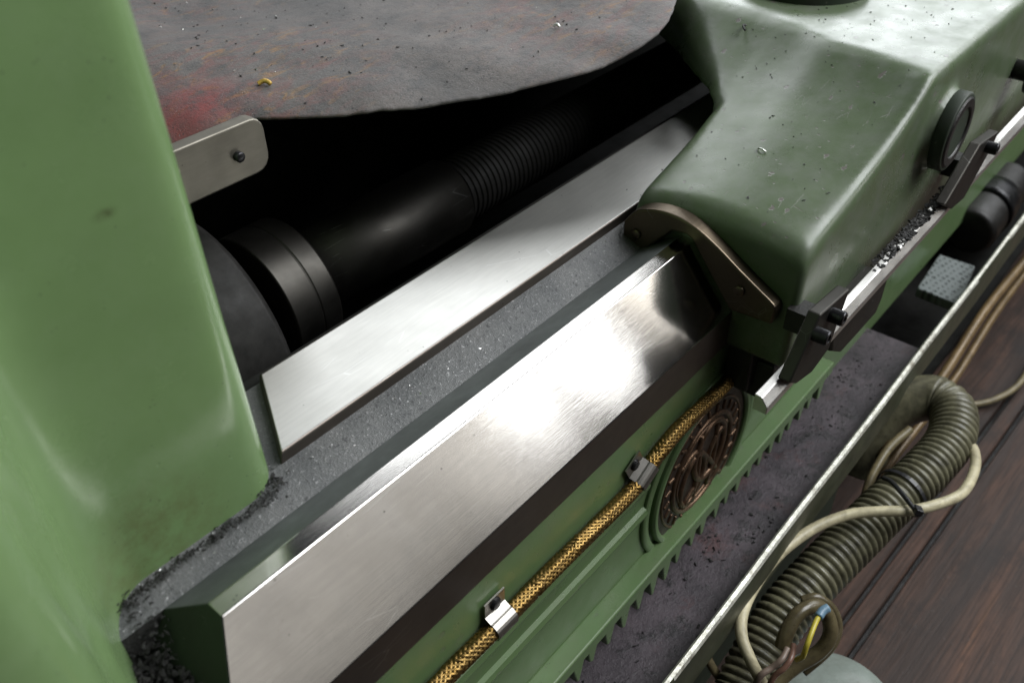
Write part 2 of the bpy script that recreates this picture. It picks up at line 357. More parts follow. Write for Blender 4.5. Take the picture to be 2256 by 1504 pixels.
def lathe_x(prof, y, z, seg=64):
    """prof of (x, r) revolved round an axis along x through (y,z)"""
    vs, fs = [], []
    for (x, r) in prof:
        for j in range(seg):
            a = 2*math.pi*j/seg; vs.append((x, y+r*math.cos(a), z+r*math.sin(a)))
    for i in range(len(prof)-1):
        for j in range(seg): fs.append((i*seg+j, i*seg+(j+1) % seg, (i+1)*seg+(j+1) % seg, (i+1)*seg+j))
    fs.append(tuple(range(seg))); fs.append(tuple((len(prof)-1)*seg+j for j in range(seg)))
    return vs, fs
def turn(prof, origin, axis, seg=48):
    """prof of (distance along axis, radius) revolved round the axis"""
    ax = Vector(axis).normalized(); u = ax.orthogonal().normalized(); v = ax.cross(u); o = Vector(origin); vs, fs = [], []
    for (d, r) in prof:
        for j in range(seg):
            a = 2*math.pi*j/seg; vs.append(o+ax*d+(u*math.cos(a)+v*math.sin(a))*r)
    for i in range(len(prof)-1):
        for j in range(seg): fs.append((i*seg+j, i*seg+(j+1) % seg, (i+1)*seg+(j+1) % seg, (i+1)*seg+j))
    fs.append(tuple(range(seg))); fs.append(tuple((len(prof)-1)*seg+j for j in range(seg)))
    return vs, fs
def hull(pts):
    bm = bmesh.new()
    for p in pts: bm.verts.new(p)
    bmesh.ops.convex_hull(bm, input=bm.verts)
    bm.verts.ensure_lookup_table()
    used = [v for v in bm.verts if v.link_faces]
    idx = {v: i for i, v in enumerate(used)}
    vs = [v.co.copy() for v in used]; fs = [tuple(idx[v] for v in f.verts) for f in bm.faces]; bm.free()
    return vs, fs
def casting(name, parts, mat, parent, voxel=0.005, iters=14):
    o = mesh(name, *join(*parts), mat, parent)
    r = o.modifiers.new('fuse', 'REMESH'); r.mode = 'VOXEL'; r.voxel_size = voxel; r.use_smooth_shade = True
    s = o.modifiers.new('soften', 'SMOOTH'); s.factor = 0.5; s.iterations = iters
    return o

# ------------------------------------------------------------------ floor (setting)
def plank_floor():
    parts = []
    edges = [-1.6, -1.4, -1.19, -1.0, -0.81, -0.62, -0.43, -0.245, -0.096, 0.120, 0.155, 0.30, 0.49, 0.68, 0.87]
    for k, (a, b) in enumerate(zip(edges, edges[1:])):
        g = 0.0042; dz = random.uniform(-0.0012, 0.0008)
        for (xa, xb) in ((-1.2, random.uniform(0.1, 0.5)), (None, 4.2)):
            xa = xb_prev+0.003 if xa is None else xa
            c = 0.002
            prof = [(a+g, -0.03), (b-g, -0.03), (b-g, dz-c), (b-g-c, dz), (a+g+c, dz), (a+g, dz-c)]
            parts.append(prism_x(prof, xa, xb)); xb_prev = xb
    o = mesh('floor', *join(*parts), MAT['floor']); o['kind'] = 'structure'
    o.rotation_euler = (0, 0, -0.048); o.location = (0, 0.043, 0)
    s = mesh('ground', *box(-2, 6, -3, 3, -0.06, -0.025), MAT['black']); s['kind'] = 'structure'
plank_floor()

# ------------------------------------------------------------------ the lathe: headstock, bed, ways, feed screw
lathe = empty('lathe', 'heavy green metalworking lathe whose headstock and polished bed run across the picture', 'lathe')
def headstock():
    def arc(cx, cy, r, a0, a1, n=7): return [(cx+r*math.cos(R_(a0+(a1-a0)*k/n)), cy+r*math.sin(R_(a0+(a1-a0)*k/n))) for k in range(n+1)]
    plan = [(0.229, 0.80)] + arc(0.206, 0.431, 0.024, 0, -90) + arc(0.118, 0.375, 0.033, 90, 165) + [(0.074, 0.345)] + arc(0.018, 0.327, 0.045, 5, -90) + [(-0.45, 0.275), (-0.45, 0.80)]
    vs, fs = prism_dir(plan, 'z', 0.62, 1.55)
    vs = [(x-0.002-0.032*max(0, z-0.86), y, z) for (x, y, z) in vs]   # casting draft
    return casting('headstock', [(vs, fs)], MAT['green'], lathe, 0.006, 9)
headstock()

vend = lambda y, z: 0.1256 - 0.64*(0.75-z)
bed = mesh('bed', *join(
    prism_x([(0.2925, 0.36), (0.40, 0.36), (0.40, 0.70), (0.300, 0.70), (0.2925, 0.692)], -0.5, 2.4),
    prism_x([(0.385, 0.60), (0.50, 0.60), (0.50, 0.7395), (0.4168, 0.7395), (0.3855, 0.728)], 0.02, 2.4)), [MAT['bedgreen'], MAT['cast'], MAT['gunk']], lathe)
for p in bed.data.polygons:
    if p.center.y > 0.3866 - 1e-4 and p.center.z > 0.70: p.material_index = 1
    if 0.31 < p.center.y < 0.3866 and p.center.z > 0.6: p.material_index = 2
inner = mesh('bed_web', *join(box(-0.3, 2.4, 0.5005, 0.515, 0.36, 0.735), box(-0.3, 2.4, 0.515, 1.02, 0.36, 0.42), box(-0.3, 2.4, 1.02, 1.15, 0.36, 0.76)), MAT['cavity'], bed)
# vee way
vp = [(0.289, 0.6495), (0.289, 0.690), (0.337, 0.75), (0.351, 0.75), (0.3853, 0.7285), (0.3853, 0.6495)]
def way(name, prof, x0, x1, mats, fn):
    o = mesh(name, *prism_x(prof, x0, x1), mats, bed)
    for p in o.data.polygons: p.material_index = fn(p)
    return bevel(o, 0.0009, 2, 8)
def vfn(p):
    n = p.normal
    if abs(n.x) > 0.4: return 2
    if n.y < -0.95: return 1
    if n.y > 0.3 and n.z > 0.5: return 3
    return 0
way('vee_way', vp, vend, 2.4, [MAT['vsteel'], MAT['sidesteel'], MAT['darkgreen'], MAT['groove']], vfn)
fp = [(0.4166, 0.738), (0.4166, 0.7485), (0.4176, 0.75), (0.4955, 0.75), (0.5015, 0.7455), (0.5015, 0.70), (0.418, 0.70)]
flat0 = lambda y, z: 0.233 + (y-0.4168)*0.545 - 0.25*(0.75-z)
def ffn(p):
    n = p.normal
    if n.z > 0.95: return 0
    return 1
way('flat_way', fp, flat0, 2.4, [MAT['flatsteel'], MAT['sidesteel']], ffn)
# ledges cast on the front of the bed, and the feed rack under them
for z, x1 in ((0.553, 0.532), (0.513, 0.532)):
    bevel(mesh('moulding', *prism_x([(0.2935, z-0.011), (0.2935, z+0.009), (0.289, z+0.005), (0.2875, z-0.001), (0.289, z-0.007)], -0.3, x1, 1), MAT['bedgreen'], bed), 0.001)
def rack():
    parts = [box(-0.2, 0.96, 0.272, 0.2935, 0.420, 0.438)]
    x = -0.19; p = 0.0265
    while x < 0.94:
        parts.append(prism_dir([(x+0.001, 0.4215), (x+0.0065+random.uniform(0, .003), 0.386+random.uniform(0, .008)), (x+0.0135, 0.386+random.uniform(0, .006)), (x+0.021, 0.4215)], 'y', 0.2725+random.uniform(0, 0.004), 0.2930)); x += p
    return bevel(mesh('feed_rack', *join(*parts), MAT['bedgreen'], bed), 0.0026, 3)
rack()
# round maker's medallion with its worn relief
EC = (0.640, 0.497)
med = mesh('maker_medallion', *turn([(-0.004, 0.090), (0.002, 0.090), (0.003, 0.088), (0.003, 0.0)][:3], (EC[0], 0.2925, EC[1]), (0, -1, 0), 72), MAT['bronzedark'], bed, True)
def ring(r0, r1, h):
    return turn([(-0.003, r1), (h*0.7, r1), (h, r1-0.002), (h, r0+0.002), (h*0.7, r0), (-0.003, r0), (-0.003, r1)], (EC[0], 0.2925, EC[1]), (0, -1, 0), 72)
bevel(mesh('rim', *join(ring(0.0885, 0.097, 0.0075), ring(0.101, 0.112, 0.004)), MAT['bedgreen'], med, True), 0.0005)
def relief():
    parts = []
    def stroke(pts, r=0.0022, close=False):
        P = [Vector((EC[0]+a, 0.2895, EC[1]+b)) for a, b in pts]
        if close: P = P+[P[0], P[1]]
        S = spline(P, 6); parts.append(tube(S, r, 8))
    def ell(cx, cy, a, b, r=0.0025, rot=0.0, a0=0, a1=360):
        pts = []
        for k in range(25):
            t = R_(a0+(a1-a0)*k/24); x, y = a*math.cos(t), b*math.sin(t)
            pts.append((cx+x*math.cos(rot)-y*math.sin(rot), cy+x*math.sin(rot)+y*math.cos(rot)))
        stroke(pts, r)
    ell(0, 0, 0.078, 0.078, 0.0016); ell(0, 0, 0.058, 0.060, 0.0032); ell(0, 0, 0.049, 0.051, 0.0016)
    ell(0.012, 0.010, 0.030, 0.040, 0.0042, 0.1); ell(-0.018, -0.012, 0.022, 0.034, 0.0036, -0.15)
    stroke([(-0.048, 0.022), (-0.02, 0.030), (0.01, 0.0), (0.034, -0.034)], 0.0036)
    stroke([(-0.03, -0.042), (0.0, -0.02), (0.02, 0.018), (0.044, 0.03)], 0.0036)
    stroke([(-0.012, 0.048), (-0.008, 0.0), (-0.012, -0.05)], 0.0038)
    stroke([(0.022, 0.046), (0.026, 0.0), (0.018, -0.048)], 0.0034)
    for k in range(26):
        t = 2*math.pi*k/26+0.1; r0, r1 = 0.0645, 0.074
        stroke([(r0*math.cos(t), r0*math.sin(t)), (r1*math.cos(t+0.05), r1*math.sin(t+0.05))], 0.0022)
    mesh('relief', *join(*parts), MAT['bronze'], med, True)
relief()

# feed screw lying in the bed trough
SY, SZ = 0.705, 0.647
screw = mesh('feed_screw', *join(
    lathe_x([(0.45, 0.048), (0.695, 0.048), (0.698, 0.044)], SY, SZ),
    lathe_x([(0.300, 0.03), (0.55, 0.03)], SY, SZ, 32)), MAT['blacksteel'], lathe, True)
prof = []; x = 0.698
while x < 1.9:
    prof += [(x, 0.0405), (x+0.003, 0.0405), (x+0.004, 0.0425), (x+0.007, 0.0425), (x+0.008, 0.0405)]; x += 0.0088
mesh('screw_thread', *lathe_x(prof, SY, SZ, 40), MAT['capiron'], screw)
shade(bevel(mesh('collar', *lathe_x([(0.402, 0.0), (0.402, 0.073), (0.404, 0.076), (0.4345, 0.076), (0.4355, 0.0745), (0.4365, 0.076), (0.458, 0.076), (0.461, 0.073), (0.461, 0.05)], SY, SZ, 80), MAT['blacksteel'], screw), 0.001))
shade(mesh('bearing_cap', *lathe_x([(0.05, 0.12), (0.352, 0.130), (0.360, 0.124), (0.360, 0.03)], SY, SZ, 80), MAT['capiron'], screw))

# ------------------------------------------------------------------ guard bar under the cloth
gy = 0.612
gb = empty('guard_bar', 'dull grey flat bar with rounded end sticking out from behind the headstock', 'bar')
def barplate():
    z0, z1, xe, r = 0.8395, 0.8875, 0.398, 0.012
    pts = [(0.10, z0), (xe-0.014, z0)] 
    pts += [(xe-0.014+0.014*math.sin(t), z0+0.014-0.014*math.cos(t)) for t in (0.4, 0.8, 1.2, 1.57)]
    pts += [(xe-0.012+0.012*math.cos(t), z1-0.012+0.012*math.sin(t)) for t in (0, 0.4, 0.8, 1.2, 1.57)]
    pts += [(0.10, z1)]
    return bevel(mesh('bar_plate', *prism_dir(pts, 'y', gy, gy+0.014), MAT['dullsteel'], gb), 0.0018, 3)
barplate()
mesh('pin', *turn([(-0.01, 0.0045), (0.004, 0.0045), (0.005, 0.003), (0.005, 0.0)][:3], (0.368, gy, 0.862), (0, -1, 0), 20), MAT['screw'], gb, True)

# ------------------------------------------------------------------ cloth laid over the rear of the bed
def cloth():
    edge = spline([(0.3401,0.7148,0.8250), (0.3739,0.7039,0.8380), (0.4015,0.6918,0.8470), (0.4272,0.6849,0.8510), (0.4548,0.6544,0.8510), (0.4969,0.6216,0.8500), (0.5418,0.5901,0.8500), (0.5785,0.5665,0.8500), (0.6166,0.5428,0.8510), (0.6547,0.5235,0.8520), (0.6891,0.5056,0.8550), (0.7317,0.4927,0.8600), (0.7722,0.4825,0.8660), (0.8250,0.4898,0.8720), (0.8818,0.5148,0.8760), (0.9783,0.5690,0.8780), (1.1110,0.6480,0.8800)], 10)
    nu, nv = len(edge), 60
    vs, fs = [], []
    cen = Vector((0.62, 1.9, 0.88))
    for i, e in enumerate(edge):
        far = Vector((0.10+1.45*i/(nu-1), 1.75, 0.885))
        for j in range(nv):
            t = (j/(nv-1))**1.3
            p = e.lerp(far, t)
            p.x += 0.0012*noise.noise((i*0.35, j*0.3, 1)) if j == 0 else 0
            if j == 0: p.y += 0.0022*noise.noise((i*0.5, 7, 3))
            q = Vector((p.x*5, p.y*5, 0.3))
            p.z += 0.016*noise.noise(q)*min(1, t*6) + 0.004*noise.noise(q*3.2) + 0.010*math.sin(p.x*11+p.y*4)*min(1, t*4)
            p.z += 0.012*(1-math.exp(-t*22))                       # the free edge sags
            vs.append(p)
    for i in range(nu-1):
        for j in range(nv-1): fs.append((i*nv+j, (i+1)*nv+j, (i+1)*nv+j+1, i*nv+j+1))
    o = mesh('dust_cloth', vs, fs, MAT['cloth'], None, True)
    if o.data.polygons[0].normal.z < 0: o.data.flip_normals()
    m = o.modifiers.new('sub', 'SUBSURF'); m.levels = m.render_levels = 1
    m = o.modifiers.new('thick', 'SOLIDIFY'); m.thickness = 0.0026; m.offset = -1
    return tag(o, 'grimy grey cloth with faded red pattern laid over the rear of the lathe bed', 'cloth')
cloth()

# ------------------------------------------------------------------ carriage
car = empty('lathe_carriage', 'scratched dark green saddle riding on the polished ways', 'carriage')
def carriage_body():
    BND = [(0.229, 0.652), (0.4065, 0.652), (0.4090, 0.700), (0.4125, 0.765), (0.418, 0.812), (0.45, 0.850), (0.493, 0.886), (0.544, 0.932), (0.60, 0.970), (0.70, 1.000), (1.10, 1.010)]
    CRS = [(0.20, 0.872), (0.26, 0.902), (0.347, 0.914), (0.381, 0.932), (0.436, 0.944), (0.53, 0.955), (0.62, 0.995), (0.72, 1.030), (1.2, 1.045)]
    def lin(tab, y):
        for (a, u), (b, v) in zip(tab, tab[1:]):
            if y <= b: return u+(v-u)*max(0, (y-a)/(b-a))
        return tab[-1][1]
    poly = [(x, y) for (y, x) in BND]
    def dist(x, y, seg):
        best = 9
        for (ax, ay), (bx, by) in seg:
            dx, dy = bx-ax, by-ay; t = max(0, min(1, ((x-ax)*dx+(y-ay)*dy)/(dx*dx+dy*dy)))
            best = min(best, math.hypot(x-ax-t*dx, y-ay-t*dy))
        return best
    segs = list(zip(poly, poly[1:]))
    def cut(d, rr): return 0 if d >= rr else rr-math.sqrt(max(0, rr*rr-(rr-d)**2))
    def top(x, y):
        xc = lin(CRS, y); t = (x-0.652)/(xc-0.652)
        ramp = 0.786 + 0.046*t + 0.028*max(0, t)**4 - 0.013*((min(y, 0.42)-0.318)/0.089)**2*max(0, 1-t)
        flat = 0.8585
        k = 0.006; h = max(0, min(1, 0.5+0.5*(flat-ramp)/k)) if ramp < 2 else 0
        z = flat*(1-h)+ramp*h - k*h*(1-h)
        z = min(z, 0.8585)
        z -= cut(y-0.229, 0.010)
        z -= cut(dist(x, y, segs[:1]), 0.018) + cut(dist(x, y, segs[1:4]), 0.012)
        z -= cut(dist(x, y, segs[4:]), 0.014 + 0.022*max(0, min(1, (y-0.42)/0.08)))
        return z
    ys = [0.229, 0.231, 0.234, 0.239, 0.246]+[0.256+0.012*k for k in range(12)]+[0.393, 0.398, 0.402]+[0.4050+0.0010*k for k in range(14)]+[0.421, 0.427, 0.437]+[0.45+0.0125*k for k in range(20)]+[0.72, 0.80, 0.90, 1.0, 1.10]
    us = [0, 0.001, 0.003, 0.006, 0.010, 0.015]+[0.015+0.0125*k for k in range(1, 36)]+[0.60, 0.80, 1.0]
    vs, fs = [], []; nu = len(us)
    for y in ys:
        xb = lin(BND, y); bot = 0.648 if y < 0.4195 else 0.800
        for u in us:
            x = xb+(1.75-xb)*u; vs.append((x, y, max(bot+0.002, top(x, y))))
    n0 = len(vs)
    for y in ys:
        xb = lin(BND, y); bot = 0.648 if y < 0.4195 else 0.800
        for u in us: vs.append((xb+(1.75-xb)*u, y, bot))
    ny = len(ys)
    for a in range(ny-1):
        for b in range(nu-1):
            q = (a*nu+b, a*nu+b+1, (a+1)*nu+b+1, (a+1)*nu+b); fs.append(q); fs.append(tuple(n0+v for v in reversed(q)))
    for b in range(nu-1):
        fs.append((b+1, b, n0+b, n0+b+1)); c = (ny-1)*nu+b; fs.append((c, c+1, n0+c+1, n0+c))
    for a in range(ny-1):
        c = a*nu; d = c+nu; fs.append((c, d, n0+d, n0+c)); c += nu-1; d += nu-1; fs.append((d, c, n0+c, n0+d))
    saddle = (vs, fs)
    apron = hull([(x, y, z) for x in (0.70, 1.75) for y in (0.2288, 0.28) for z in (0.646, 0.76)])
    boss = turn([(-0.08, 0.050), (-0.012, 0.044), (0.014, 0.0405)], (0.944, 0.232, 0.786), (0, -1, 0), 48)
    return casting('body', [saddle, apron, boss], MAT['carriage'], car, 0.0036, 9)
carriage_body()
mesh('bridge_shade_block', *box(1.08, 1.74, 0.415, 1.09, 0.753, 0.82), MAT['cavity'], car)  # near-black block added to darken the space below the bridge
# sight ring on the boss
rg = shade(bevel(mesh('boss_ring', *turn([(-0.012, 0.0375), (0.010, 0.0375), (0.0125, 0.035), (0.0125, 0.027), (0.010, 0.025), (0.002, 0.024), (0.001, 0.0)][:6] + [(0.002, 0.003)], (0.944, 0.2185, 0.786), (0, -1, 0), 56), MAT['black'], car), 0.0006))
shade(mesh('outer_band', *turn([(-0.002, 0.0372), (-0.002, 0.0412), (0.009, 0.0412), (0.0105, 0.0395), (0.0105, 0.0372)], (0.944, 0.2185, 0.786), (0, -1, 0), 56), MAT['darkgreen'], rg))
# way wiper on the end of the wing
def wiper():
    out = [(0.4075, 0.7120), (0.4075, 0.7500), (0.3950, 0.7660), (0.3750, 0.7745), (0.3530, 0.7760), (0.3300, 0.7715), (0.3060, 0.7600), (0.2830, 0.7460), (0.2600, 0.7330), (0.2455, 0.7245), (0.2425, 0.7180), (0.2440, 0.7030),
           (0.2575, 0.7025), (0.2860, 0.7000), (0.3330, 0.7585), (0.3400, 0.7615), (0.3540, 0.7595), (0.3780, 0.7320), (0.3900, 0.7180)]
    o1 = [(p.y, p.z) for p in spline([(0, y, z) for y, z in out[1:11]], 5)]
    out = out[:1]+o1+out[11:]
    vs = [(0.6385, y, z) for y, z in out]+[(0.656, y, z) for y, z in out]; k = len(out)
    fs = [(j, (j+1) % k, k+(j+1) % k, k+j) for j in range(k)] + [tuple(range(k)), tuple(k+j for j in range(k))]
    o = bevel(mesh('way_wiper', vs, fs, MAT['wiper'], car), 0.0022, 3, 50)
    t = o.modifiers.new('tri', 'TRIANGULATE')
    for (y, z) in ((0.392, 0.742), (0.279, 0.7255)):
        hd = turn([(-0.003, 0.0052), (0.0018, 0.0052), (0.0024, 0.0044), (0.0024, 0.0)][:3], (0.6385, y, z), (-1, 0, 0), 24)
        mesh('screw', *hd, MAT['wiper'], o, True)
    # felt backing below the metal
    return o
wiper()
bevel(mesh('keep_plate', *join(box(0.668, 1.3, 0.243, 0.288, 0.588, 0.634), box(0.656, 0.70, 0.262, 0.2885, 0.60, 0.66)), MAT['black'], car), 0.002)
# long bright guide bar carried in front of the saddle, with its two holders
gbar = mesh('guide_bar', *prism_x([(0.2000, 0.681), (0.2000, 0.6885), (0.2062, 0.6965), (0.2130, 0.6975), (0.2130, 0.681)], 0.5528, 2.2), MAT['barsteel'], car)
bevel(gbar, 0.0008)
def holder(pts):
    return bevel(mesh('bar_holder', *prism_dir(pts, 'y', 0.1955, 0.207), MAT['blacksteel'], car), 0.0016, 3)
def cap_screw(parent, x, z, y=0.1955):
    hd = turn([(-0.002, 0.0068), (0.011, 0.0068), (0.0125, 0.0058), (0.0125, 0.0036), (0.006, 0.0034), (0.006, 0.0005)], (x, y, z), (0, -1, 0), 28)
    shade(bevel(mesh('cap_screw', *hd, MAT['screw'], parent), 0.0004))
h1 = holder([(0.6170, 0.7500), (0.6770, 0.7430), (0.6610, 0.6860), (0.6300, 0.6790), (0.5970, 0.6880), (0.5800, 0.7000)]); cap_screw(h1, 0.642, 0.736); cap_screw(h1, 0.613, 0.733)
h2 = holder([(1.0060, 0.7530), (1.0790, 0.7410), (1.0700, 0.7260), (1.0120, 0.6840), (0.9685, 0.6900), (0.9312, 0.7120)]); cap_screw(h2, 1.038, 0.738)
for xs in (0.645, 1.02): mesh('spacer', *box(xs, xs+0.022, 0.2065, 0.235, 0.700, 0.722), MAT['black'], car)
bevel(mesh('stop_block', *prism_dir([(0.695, 0.6755), (0.829, 0.6755), (0.829, 0.645), (0.822, 0.628), (0.735, 0.630), (0.705, 0.650)], 'y', 0.205, 0.232), MAT['blacksteel'], car), 0.003, 3)
# oily sludge on the bar, round the base of the top slide
def crumbs(name, n, gen, size, mat, label, parent=None):
    parts = []
    for _ in range(n):
        p = Vector(gen()); s = random.uniform(*size)
        r = Matrix.Rotation(random.uniform(0, 6.28), 3, 'Z') @ Matrix.Rotation(random.uniform(-0.5, 0.5), 3, 'X')
        pts = [r @ Vector((random.uniform(-1, 1)*s*1.4, random.uniform(-1, 1)*s*0.8, random.uniform(-0.5, 0.7)*s)) + p for _k in range(7)]
        try: parts.append(hull(pts))
        except Exception: pass
    o = mesh(name, *join(*parts), mat, parent)
    if parent is None: tag(o, label, 'debris', None, 'stuff')
    return o
crumbs('bar_sludge', 620, lambda: (random.triangular(0.78, 1.02, 0.9), random.uniform(0.206, 0.2175), 0.6965+random.uniform(-0.0005, 0.001)), (0.001, 0.0035), MAT['gunk'], '', gbar)
shade(bevel(mesh('top_slide_base', *turn([(0, 0.075), (0.02, 0.074), (0.022, 0.071)], (1.068, 0.449, 0.854), (0, 0, 1), 80), MAT['darkgreen'], car), 0.003, 3))
hk = shade(mesh('apron_knob', *turn([(-0.02, 0.012), (0.02, 0.012), (0.022, 0.024), (0.030, 0.027), (0.052, 0.026), (0.056, 0.022)], (1.225, 0.232, 0.760), (0, -1, 0), 40), MAT['black'], car))

# ------------------------------------------------------------------ braided oil hose on the bed front with its clips
hose = empty('braided_hose', 'gold braided oil hose clipped along the green front of the lathe bed', 'hose')
HP = spline([(0.2150,0.2830,0.5920), (0.2459,0.2830,0.5917), (0.2970,0.2830,0.5899), (0.3926,0.2830,0.5880), (0.4872,0.2830,0.5850), (0.5225,0.2830,0.5976), (0.5679,0.2830,0.6059), (0.6376,0.2830,0.6023), (0.6900,0.2830,0.6047)], 14)
HP = resample(HP, 0.0018)
def braid():
    core = tube(HP, 0.0061, 16); mesh('core', *core, MAT['brasscore'], hose, True)
    F = frames(HP); parts = []; N = 9; pitch = 0.046; step = 0.0018
    for d in (1, -1):
        for k in range(N):
            vs, fs = [], []
            for i, p in enumerate(HP):
                t, n, b = F[i]; a = d*(2*math.pi*i*step/pitch) + 2*math.pi*k/N
                rad = 0.0068 + 0.0006*d*math.sin(a*N*0.5*1.0 + (0 if d > 0 else math.pi*0))*1.0
                u = n*math.cos(a)+b*math.sin(a); v = (-n*math.sin(a)+b*math.cos(a))
                tang = (t + v*(d*2*math.pi*rad/pitch)).normalized(); side = u.cross(tang)
                c = p+u*rad
                for (s, h) in ((-1, -0.0003), (-0.5, 0.0004), (0.5, 0.0004), (1, -0.0003)): vs.append(c+side*(s*0.0015)+u*h)
            for i in range(len(HP)-1):
                for j in range(3): fs.append((i*4+j, i*4+j+1, i*4+4+j+1, i*4+4+j))
            parts.append((vs, fs))
    mesh('braid', *join(*parts), MAT['brass'], hose, True)
braid()
def clip(i):
    p = HP[i]; t = (HP[i+4]-HP[i-4]).normalized(); up = Vector((0, -1, 0)).cross(t); up = -up if up.z < 0 else up
    o_ = Vector((0, -1, 0)); r = 0.0082; W = 0.0115
    prof = []
    for k in range(13):
        a = R_(-95 + 190*k/12); prof.append(up*(-math.sin(a)*r*-1) + o_*(math.cos(a)*r))
    prof = [up*(-r)+o_*(-0.008)] + [up*(math.sin(R_(-80+170*k/12))*r)+o_*(math.cos(R_(-80+170*k/12))*r) for k in range(13)] + [up*0.0115+o_*(-0.0062), up*0.027+o_*(-0.0062)]
    vs, fs = [], []
    for s in (-1, 1):
        for q in prof: vs.append(p+q+t*(W*s))
    k = len(prof)
    for j in range(k-1): fs.append((j, j+1, k+j+1, k+j))
    o = mesh('hose_clip', vs, fs, MAT['chrome'], hose)
    m = o.modifiers.new('thick', 'SOLIDIFY'); m.thickness = 0.0014; m.offset = 0
    c = p+up*0.0190+o_*(-0.0062)
    mesh('screw', *turn([(0, 0.0058), (0.0022, 0.0056), (0.0034, 0.0042), (0.0036, 0.0006)], c, o_, 20), MAT['screw'], o)
def near(x): return min(range(len(HP)), key=lambda i: abs(HP[i].x-x))
clip(near(0.306)); clip(near(0.507))

# ------------------------------------------------------------------ drip tray
tray = empty('drip_tray', 'long olive drip tray with worn pale rim below the lathe bed', 'tray')
mesh('tray_floor', *join(box(-0.4, 1.150, 0.204, 0.34, 0.352, 0.370)), MAT['tray'], tray)
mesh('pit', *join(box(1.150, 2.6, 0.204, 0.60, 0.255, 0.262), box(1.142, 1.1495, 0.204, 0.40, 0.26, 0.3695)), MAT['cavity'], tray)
def rimbar():
    n = 60; vs, fs = [], []
    prof = [(0.1945, 0.355), (0.1945, 0.4165), (0.1962, 0.4205), (0.2000, 0.4212), (0.2025, 0.418), (0.2025, 0.355)]; k = len(prof)
    for i in range(n+1):
        x = -0.4+3.0*i/n; dy = 0.0018*noise.noise((x*5, 0, 0)); dz = 0.0022*noise.noise((x*4, 3, 0))
        for (y, z) in prof: vs.append((x, y+dy, z+dz))
    for i in range(n):
        for j in range(k): fs.append((i*k+j, i*k+(j+1) % k, (i+1)*k+(j+1) % k, (i+1)*k+j))
    o = mesh('tray_wall', vs, fs, [MAT['traygreen'], MAT['trayrim']], tray)
    for p in o.data.polygons:
        if p.center.z > 0.418: p.material_index = 1
rimbar()
mesh('pedestal_shade_block', *box(-0.5, 1.13, 0.262, 1.1, 0.0, 0.345), MAT['darkgreen'], lathe)  # near-black block added to read as the dark gap under the tray
pad = tag(bevel(mesh('perforated_pad', *prism_dir([(1.300, 0.275), (1.419, 0.283), (1.420, 0.225), (1.296, 0.2085)], 'z', 0.352, 0.369), MAT['pad'], None), 0.002), 'small grey perforated pad lying at the far end of the drip tray', 'pad')
pump = empty('coolant_pump', 'black rounded pump sitting in the far end of the tray', 'pump')
shade(mesh('housing', *turn([(-0.10, 0.035), (-0.09, 0.045), (0.12, 0.045), (0.135, 0.04), (0.15, 0.02)], (1.66, 0.280, 0.345), (1, 0.02, 0.0), 40), MAT['black'], pump))
shade(mesh('end_band', *turn([(-0.02, 0.0475), (0.0, 0.049), (0.03, 0.049), (0.05, 0.0475)], (1.66, 0.280, 0.345), (1, 0.02, 0.0), 40), MAT['screw'], pump))

# ------------------------------------------------------------------ conduit, cables and wires in front of the tray
cd = empty('corrugated_conduit', 'fat olive corrugated conduit curling over in front of the drip tray', 'conduit')
CP = spline([(0.9991,0.2088,0.2400), (1.0281,0.2152,0.3000), (1.0576,0.1966,0.3350), (1.0785,0.1664,0.3520), (1.0647,0.1342,0.3560), (1.0104,0.1176,0.3520), (0.9407,0.1237,0.3450), (0.8626,0.1397,0.3350), (0.7946,0.1516,0.3250), (0.7303,0.1630,0.3150), (0.6702,0.1718,0.3000), (0.6173,0.1727,0.2800), (0.5712,0.1683,0.2600)], 16)
CP = resample(CP, 0.0009)
def conduit():
    pitch = 0.0098
    i0 = min(range(len(CP)), key=lambda i: (CP[i]-Vector([(1.0762,0.1599,0.3540)][0])).length)
    r0 = 0.0305
    def rad(i):
        if i < i0: return r0+0.0012
        return r0 - 0.0042*(1-abs(math.sin(math.pi*(i*0.0009)/pitch))**0.7)
    mesh('elbow_sleeve', *tube(CP[:i0+4:3], lambda i: r0+0.0015, 40), MAT['olive'], cd, True)
    mesh('corrugated_tube', *tube(CP[i0:], lambda i: rad(i+i0), 40), MAT['olive'], cd, True)
conduit()
def cable(name, pts, r, mat, label, cat, per=12, group=None):
    o = mesh(name, *tube(spline(pts, per), r, 14), mat, None, True); return tag(o, label, cat, group)
cable('cream_cable', [(1.0229,0.1114,0.3480), (1.0128,0.0902,0.3550), (0.9665,0.0744,0.3650), (0.9037,0.0714,0.3750), (0.8567,0.0887,0.3820), (0.8253,0.1097,0.3850), (0.8060,0.1338,0.3830), (0.7829,0.1613,0.3780), (0.7414,0.1856,0.3720), (0.6858,0.1996,0.3680), (0.6333,0.2006,0.3650), (0.5935,0.1938,0.3650), (0.5701,0.1815,0.3620), (0.5580,0.1653,0.3550), (0.5565,0.1496,0.3350), (0.5637,0.1326,0.3000)], 0.0064, MAT['cream'], 'cream cable looping out over the corrugated conduit', 'cable')
cable('thin_cable', [(1.0131,0.1679,0.3400), (0.9736,0.1776,0.3300), (0.9323,0.1786,0.3150), (0.9067,0.1747,0.3000), (0.8897,0.1677,0.2800), (0.8777,0.1618,0.2500)], 0.0058, MAT['creamdark'], 'grubby cable running down behind the corrugated conduit', 'cable')
